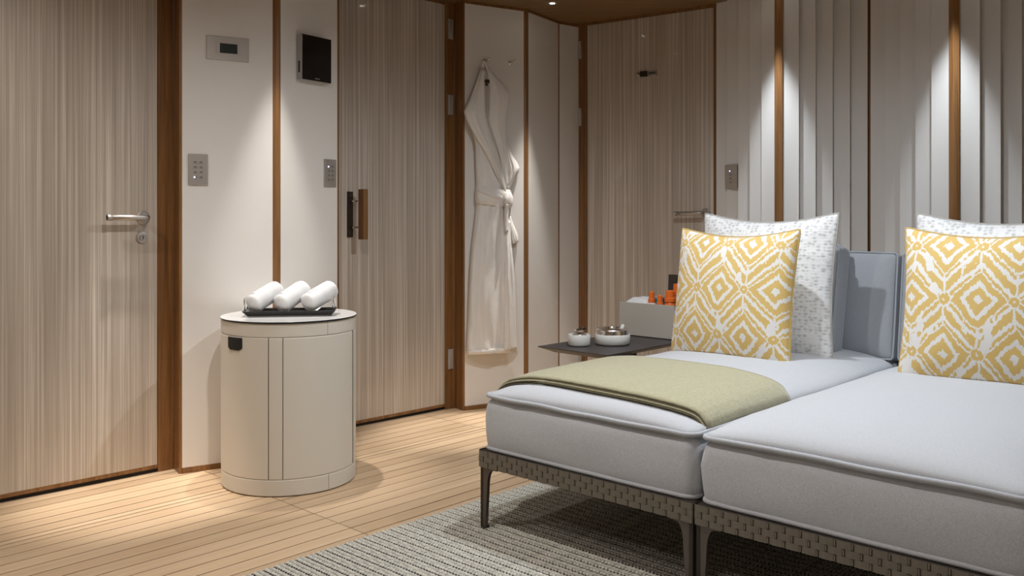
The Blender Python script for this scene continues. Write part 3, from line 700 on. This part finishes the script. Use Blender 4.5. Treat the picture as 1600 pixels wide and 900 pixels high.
def daybed(wc, label):
    P = sw(BS0, wc); o = empty('daybed', (P.x, P.y, RZ*0), BEDROT); tag(o, label, 'daybed', 'daybed halves pushed together')
    hx = BWID/2-.0015
    def railpart(name, x0, x1, y0, y1): return MB().box(x0,x1,y0,y1,ZR0,ZR1).build(name, M['core'], o, bevel=.010)
    rails = [(railpart('front_rail', -hx, hx, .003, .045), -hx, hx, (0,-1)), (railpart('side_rail', -hx, -hx+.045, .045, BDEP), .0, BDEP, (-1,0)),
             (railpart('side_rail', hx-.045, hx, .045, BDEP), .0, BDEP, (1,0)), (railpart('rear_rail', -hx, hx, BDEP-.045, BDEP), None, None, None)]
    zr = [ZR0+.0090, (ZR0+ZR1)/2, ZR1-.0090]
    pr, a0, a1, nn_ = rails[0]; NC = 19; pt_ = (a1-a0)/NC; ks = pt_/.0392
    for j, z in enumerate(zr):
        if j%2: spots = [(a0+i*pt_, 1) for i in range(1, NC)]+[(a0+pt_*.25, .5), (a1-pt_*.25, .5)]
        else: spots = [(a0+(i+.5)*pt_, 1) for i in range(NC)]
        for x, f in spots: inst('strand', strand_mesh, pr, (x, .002, z), scale=(ks*f*.96, 1, 1))
        for i in range(0 if j%2 else 1, NC): inst('upright_strand', tick_mesh, pr, (a0+(i+(.5 if j%2 else 0))*pt_, .0028, z))
    pr, a0, a1, nn_ = rails[1]
    for j, z in enumerate(zr):
        y = a0+.024+(.0205 if j%2 else 0)
        while y < a1-.010:
            inst('strand', strand_mesh, pr, (-hx-.0005, y, z), (0,0,R(-90))); y += .041
    top_ = MB().box(-hx+.02, hx-.02, .02, BDEP-.02, ZR1-.02, ZR1-.004).build('slatted_base', M['core'], o)
    def leg(x, y, sx, sy):
        zt_ = ZR0+.002; arm = .072; w0_, w1_ = .034, .021
        def prof(w0_, w1_, arm):
            p = [(0,0),(w1_,0),(w0_-.004,zt_-.060)]
            for k in range(7): a_ = R(15*k); p.append((w0_-.004+(arm-w0_)*.62*(1-math.cos(a_)), zt_-.060+.052*math.sin(a_)))
            p += [(arm, zt_-.007),(arm, zt_),(0,zt_)]; return p
        mb = MB(); zoff = 0.0105
        A = [(x+sx*px_, z if z > .001 else zoff) for px_, z in prof(w0_, w1_, arm)]
        mb.slab(A, y if sy > 0 else y-.012, y+.012 if sy > 0 else y)
        Bp = [(y+sy*px_, z if z > .001 else zoff) for px_, z in prof(.026, .018, .06)]; n = len(Bp)
        xa, xb = sorted((x, x+sx*.012))
        q = [(xa, yy, zz) for yy, zz in Bp]+[(xb, yy, zz) for yy, zz in Bp]
        mb.add(q, [tuple(range(n)), tuple(range(n,2*n))[::-1]]+[(i,(i+1)%n,(i+1)%n+n,i+n) for i in range(n)])
        l = mb.build('leg', M['leg'], o)
        bm = bmesh.new(); bm.from_mesh(l.data); bmesh.ops.recalc_face_normals(bm, faces=bm.faces); bm.to_mesh(l.data); bm.free()
        MB().box(x+(0 if sx > 0 else -.022), x+(.022 if sx > 0 else 0), y+(0 if sy > 0 else -.018), y+(.018 if sy > 0 else 0), .0085, .0125).build('glide', M['blackm'], l)
    leg(-hx+.004, .006, 1, 1); leg(hx-.004, .006, -1, 1); leg(-hx+.004, BDEP-.006, 1, -1); leg(hx-.004, BDEP-.006, -1, -1)
    MB().box(-hx+.01, hx-.01, BDEP-.05, BDEP-.015, ZR1, .62).build('back_frame', M['strand'], o, bevel=.008)
    box_cushion('seat_cushion', CH.x, CH.y, ZR1+.002, .428, .068, M['seat'], o, seed=wc*5).location = (0, BDEP/2-.012, 0)
    return o
WC1, WC2 = BX0+BWID/2, BX0+BWID*1.5
daybed(WC1, 'light grey daybed half carrying the olive throw beside the side table')
daybed(WC2, 'light grey daybed half nearest the camera without a throw')

def bedpt(s, w, z): p = sw(s, w); return (p.x, p.y, z)
# throw across the first daybed
thr = empty('throw_blanket', bedpt(BS0+BDEP/2-.012, WC1, 0), BEDROT); tag(thr, 'olive wool throw folded flat across the daybed', 'blanket')
def throw_layer(name, y0, y1, off, th, m, parent, drape):
    path = []                   # x and a drop below the cushion edge
    hx = CH.x
    def P(a_, b):
        y = y0+(y1-y0)*b + .010*math.sin(a_*5+1)*(1-b) + .02*(a_-.5)*b
        X = -hx-.02+(2*hx+.018)*a_
        if a_ < .06: f = a_/.06; x = -hx-.016-off; z = .428-drape*(1-f)+off
        else:
            f = (a_-.06)/.94; x = -hx-.012+(2*hx+.010)*f; xc = max(-hx*.999, min(hx*.999, x)); z = .428+crown(xc, y)+off+.004
            if f > .96: z -= (f-.96)*.5
        z += .0016*noise.noise((x*9, y*9, off*90))
        return (x, y, z)
    o = MB().grid(60, 24, P).build(name, m, parent, smooth=True)
    s_ = o.modifiers.new('s', 'SOLIDIFY'); s_.thickness = th; s_.offset = 1
    return o
ya = 2.118-(BS0+BDEP/2-.012); yb_ = 2.600-(BS0+BDEP/2-.012)
throw_layer('lower_fold', ya, yb_, .003, .006, M['throw'], thr, .10)
throw_layer('upper_fold', ya+.006, yb_-.004, .012, .007, M['throw'], thr, .11)
throw_layer('dark_edge', ya+.002, ya+.012, .0075, .0035, M['throwedge'], thr, .10)  # narrow dark strips along the front edges of the folds
throw_layer('dark_edge', ya-.003, ya+.010, .0005, .0035, M['throwedge'], thr, .10)

# back cushions
def back_cushion(wc, s, hw_, hz, z, lean, label, th=.075, yaw=0, seed=0):
    # a box cushion stood on edge: local x width, local y up, local z towards the room
    o = empty('back_cushion', bedpt(s, wc, z), 0); tag(o, label, 'cushion', 'slate grey back cushions')
    o.rotation_euler = (R(90)-lean, 0, BEDROT+yaw)
    box_cushion('cover', hw_, hz, -th, th*.75, .038, M['grey'], o, bulge=.008, r=.013, seed=seed, per=9, pipe=.0042, ex=4, ey=4, wav=.007, pm=M['grey'])
    return o
ZB = .487
back_cushion(WC1-.005, 3.535, .388, .200, .655, R(8), 'wide slate grey back cushion leaning behind the left pillows', seed=1)
back_cushion(WC2, 3.535, .388, .200, .655, R(8), 'wide slate grey back cushion behind the right pillows', seed=2)
back_cushion(-1.695, 3.365, .262, .205, .685, R(12), 'slate grey box cushion directly behind the silver dotted pillow on the left', th=.055, seed=3)
back_cushion(-.870, 3.385, .262, .205, .680, R(12), 'slate grey box cushion behind the right silver dotted pillow', th=.055, seed=4)

def pillow(name, s, w, z, size, th, lean, yaw, m, cord, label, cat, group, seed, conc=.125, roll=0):
    o = empty(name, bedpt(s, w, z)); o.rotation_euler = (-lean, roll, BEDROT+yaw); tag(o, label, cat, group)
    h = size/2; n = 34
    def edge(u, v):
        cu = conc*.55*(1-v*v)*abs(u)**1.5; cv = conc*(1.15 if v > 0 else .25)*(1-u*u)*abs(v)**1.5; rc = 1-.022*(abs(u)*abs(v))**8
        return h*u*(1-cu)*rc, h*v*(1-cv)*rc
    def srf(sg):
        def f(a_, b):
            u, v = 2*a_-1, 2*b-1; u, v = math.sin(u*math.pi/2), math.sin(v*math.pi/2)
            x, z_ = edge(u, v); e = (max(0,1-u*u)*max(0,1-v*v))
            t_ = th/2*(e**.42)*(1-.10*v)
            wr = noise.noise((x*13+seed, z_*9, sg*3+seed))*.010*(e**.3)*(1-e)+noise.noise((x*30, z_*30, seed+sg))*.0025*(e**.3)
            cr_ = .006*math.sin((abs(u)-abs(v))*9+seed)*(e**.4)*(abs(u*v)) 
            return (x, sg*(t_+wr+cr_), z_)
        return f
    mb = MB(); mb.grid(n, n, srf(-1)); mb.grid(n, n, srf(1), flip=True)
    body = mb.build('cover', m, o, smooth=True, merge=.0005)
    path = []
    for k in range(4):
        for i in range(20):
            a_ = math.sin((-1+2*i/20)*math.pi/2)
            u, v = [(a_,-1),(1,a_),(-a_,1),(-1,-a_)][k]
            x, z_ = edge(u, v); path.append((x*1.004, 0, z_*1.004))
    rr_ = [.0042]*len(path)
    MB().tube(path, rr_, 8, closed=True).build('piping', cord, o, smooth=True)
    return o
pillow('ikat_pillow', 3.035, -1.700, .708, .510, .20, R(9), R(-2), M['ikat'], M['goldcord'], 'gold and white ikat pillow on the throw side, whole pillow in view', 'pillow', 'gold ikat pillows', 1)
pillow('dotted_pillow', 3.235, -1.672, .735, .575, .15, R(6), R(0), M['dot'], M['greycord'], 'silver dotted white pillow standing behind the whole ikat pillow', 'pillow', 'silver dotted pillows', 2, .13)
pillow('ikat_pillow', 3.105, -.845, .712, .520, .20, R(9), R(2), M['ikat'], M['goldcord'], 'gold and white ikat pillow cut off by the right edge of the picture', 'pillow', 'gold ikat pillows', 3)
pillow('dotted_pillow', 3.300, -.852, .735, .575, .15, R(8), R(0), M['dot'], M['greycord'], 'silver dotted white pillow mostly hidden behind the right ikat pillow', 'pillow', 'silver dotted pillows', 4, .14)

# ------------------------------------------------------------------ side table and what stands on it
TZ = .470; TS0, TS1, TW0, TW1 = 2.770, 3.520, -2.448, -2.090
tp = sw((TS0+TS1)/2, (TW0+TW1)/2); tb = empty('side_table', (tp.x, tp.y, 0), BEDROT); tag(tb, 'dark taupe side table with thin tapered edge beside the daybed', 'table')
hx, hy = (TW1-TW0)/2, (TS1-TS0)/2
MB().add([(-hx,-hy,TZ-.003),(hx,-hy,TZ-.003),(hx,hy,TZ-.003),(-hx,hy,TZ-.003),(-hx,-hy,TZ),(hx,-hy,TZ),(hx,hy,TZ),(-hx,hy,TZ),(-hx*.72,-hy*.86,TZ-.026),(hx*.72,-hy*.86,TZ-.026),(hx*.72,hy*.86,TZ-.026),(-hx*.72,hy*.86,TZ-.026)],
         [(4,5,6,7),(0,1,5,4),(1,2,6,5),(2,3,7,6),(3,0,4,7),(8,9,1,0),(9,10,2,1),(10,11,3,2),(11,8,0,3),(11,10,9,8)]).build('table_top', M['table'], tb, bevel=.001)
MB().box(-.02,.02,-.05,.05,.03,TZ-.02).build('pedestal', M['leg'], tb, bevel=.006)
MB().box(-.15,.12,-.17,.17,.006,.020).build('foot_plate', M['leg'], tb, bevel=.004)
def dish(name, s, w, r, h, label, cat, kind):
    p = sw(s, w); o = empty(name, (p.x, p.y, TZ), BEDROT); tag(o, label, cat)
    MB().lathe([(0,.003),(r*.93,.003),(r*.95,.004),(r,.008),(r,h-.002),(r-.002,h),(r-.005,h-.001),(r-.006,.010),(0,.010)], 40).build('bowl', M['pot'], o, smooth=True)
    MB().lathe([(0,0),(r*.92,0),(r*.92,.003),(0,.003)], 32).build('foot', M['blackm'], o)
    return o
d1 = dish('lidded_pot', 2.897, -2.330, .0455, .048, 'small white pot with dark chrome knob lid at the table corner', 'pot', 0)
MB().lathe([(0,.050),(.028,.050),(.031,.047),(.031,.040)], 28).build('inner_lid', M['chrome'], d1, smooth=True)
MB().lathe([(0,.072),(.014,.071),(.022,.066),(.018,.060),(.022,.056),(.012,.052),(0,.050)], 8).build('knob', M['chrome'], d1)
MB().tube([(-.004,-.004,.066),(.012,.01,.073),(.022,.018,.071)], [.006,.007,.004], 8).build('knob_arm', M['bronze'], d1, smooth=True)
d2 = dish('round_ashtray', 3.025, -2.255, .0735, .044, 'wide white bowl with domed polished steel insert beside the small pot', 'bowl', 1)
MB().lathe([(.068,.040),(.070,.046),(.066,.052),(.067,.060),(.064,.066),(.050,.070),(.036,.066),(.030,.058),(0,.056)], 40).build('steel_insert', M['chrome'], d2, smooth=True)
MB().lathe([(.012,.058),(.013,.074),(.010,.076),(0,.077)], 20).build('centre_post', M['chrome'], d2, smooth=True)
MB().tube([(.028,.018,.062),(.036,.024,.078),(.038,.026,.084)], [.006,.008,.003], 10).build('rest', M['pot'], d2, smooth=True)
BSX = 3.295; bp = sw(BSX, -2.272); bx = empty('caddy_box', (bp.x, bp.y, TZ), BEDROT); tag(bx, 'pale grey leather caddy box holding towel and sunscreen on the table', 'box')
bhx, bdp, bh = .146, .19, .150
MB().box(-bhx,bhx,0,.005,.004,bh).build('front_side', M['box'], bx, bevel=.0012); MB().box(-bhx,bhx,bdp-.005,bdp,.004,bh).build('rear_side', M['box'], bx, bevel=.0012)
MB().box(-bhx,-bhx+.005,.005,bdp-.005,.004,bh).build('end_side', M['box'], bx); MB().box(bhx-.005,bhx,.005,bdp-.005,.004,bh).build('end_side', M['dbrown'], bx)
MB().box(-bhx+.002,bhx-.002,.002,bdp-.002,0,.010).build('base', M['dbrown'], bx)
def inbox(x, y): return sw(BSX+y, -2.272+x)
p = inbox(-.074, .09); tw = empty('folded_towel', (p.x, p.y, TZ+.010), BEDROT); tag(tw, 'small white towel folded inside the caddy box', 'towel')
mb = MB(); mb.grid(16, 10, lambda a_, b: ((a_-.5)*.13, (b-.5)*.15, .125+.035*(max(0,1-abs(2*a_-1)**3)*max(0,1-abs(2*b-1)**3))**.5+.004*noise.noise((a_*6,b*5,1))))
mb.build('top_layer', M['towel'], tw, smooth=True); MB().box(-.065,.065,-.075,.075,0,.126).build('lower_layers', M['towel'], tw, bevel=.01)
def bottle(x, y, hb, r, capr, caph, body, label, steps=True):
    p = inbox(x, y); o = empty('sunscreen_bottle', (p.x, p.y, TZ+.010), BEDROT); tag(o, label, 'bottle', 'sunscreen bottles in the caddy')
    MB().lathe([(0,0),(r,0),(r,hb-.008),(r*.8,hb),(0,hb)], 24).build('bottle_body', body, o, smooth=True)
    MB().lathe([(r*.8,hb),(capr*1.25,hb),(capr*1.22,hb+caph*.34),(capr,hb+caph*.38),(capr*.92,hb+caph*.95),(capr*.8,hb+caph),(0,hb+caph)], 24).build('cap', M['orange'], o, smooth=False)
bottle(.006, .034, .142, .020, .0125, .050, M['pot'], 'orange capped bottle next to the towel in the caddy')
bottle(.056, .024, .128, .018, .0120, .052, M['teal'], 'shortest orange capped bottle at the front of the caddy')
bottle(.088, .055, .150, .024, .0200, .050, M['orange'], 'bright orange bottle near the corner of the caddy')
bottle(.090, .112, .176, .024, .0190, .050, M['orange'], 'tallest orange bottle half hidden by the ikat pillow')
p = inbox(.017, .076); tx = empty('teal_carton', (p.x, p.y, TZ+.010), BEDROT); tag(tx, 'teal carton with a grey top among the orange bottles', 'carton')
MB().box(-.023,.023,-.018,.018,0,.160).build('carton_body', M['teal'], tx, bevel=.001); MB().box(-.023,.023,-.018,.018,.160,.168).build('carton_top', M['box'], tx, bevel=.001)
p = inbox(.128, .160); nb = empty('leather_folder', (p.x, p.y, TZ+.010), BEDROT); nb.rotation_euler = (R(-4),0,BEDROT); tag(nb, 'dark brown leather folder standing upright at the back of the caddy', 'folder')
MB().box(-.125,.014,-.006,.006,0,.262).build('folder_cover', M['dbrown'], nb, bevel=.003); MB().box(-.120,.012,.006,.010,.004,.256).build('pages', M['pot'], nb)

# ------------------------------------------------------------------ downlights
for (x, y), pw, cone, blend, colr, lab in LIGHTS:
    o = empty('ceiling_downlight', (x, y, CEIL)); tag(o, lab, 'downlight', 'recessed ceiling downlights')
    MB().lathe([(.014,-.001),(.018,-.0045),(.024,-.004),(.027,0)], 32).build('trim_ring', M['chrome'], o, smooth=True)
    MB().lathe([(0,-.0012),(.014,-.0012)], 24).build('lens', M['lens'], o)
    ld = bpy.data.lights.new('lamp', 'SPOT'); ld.energy = pw; ld.spot_size = R(cone); ld.spot_blend = blend; ld.color = colr; ld.shadow_soft_size = .014
    lo = bpy.data.objects.new('lamp', ld); COL.objects.link(lo); lo.parent = o; lo.location = (0,0,-.014)
sc.cycles.use_denoising = True
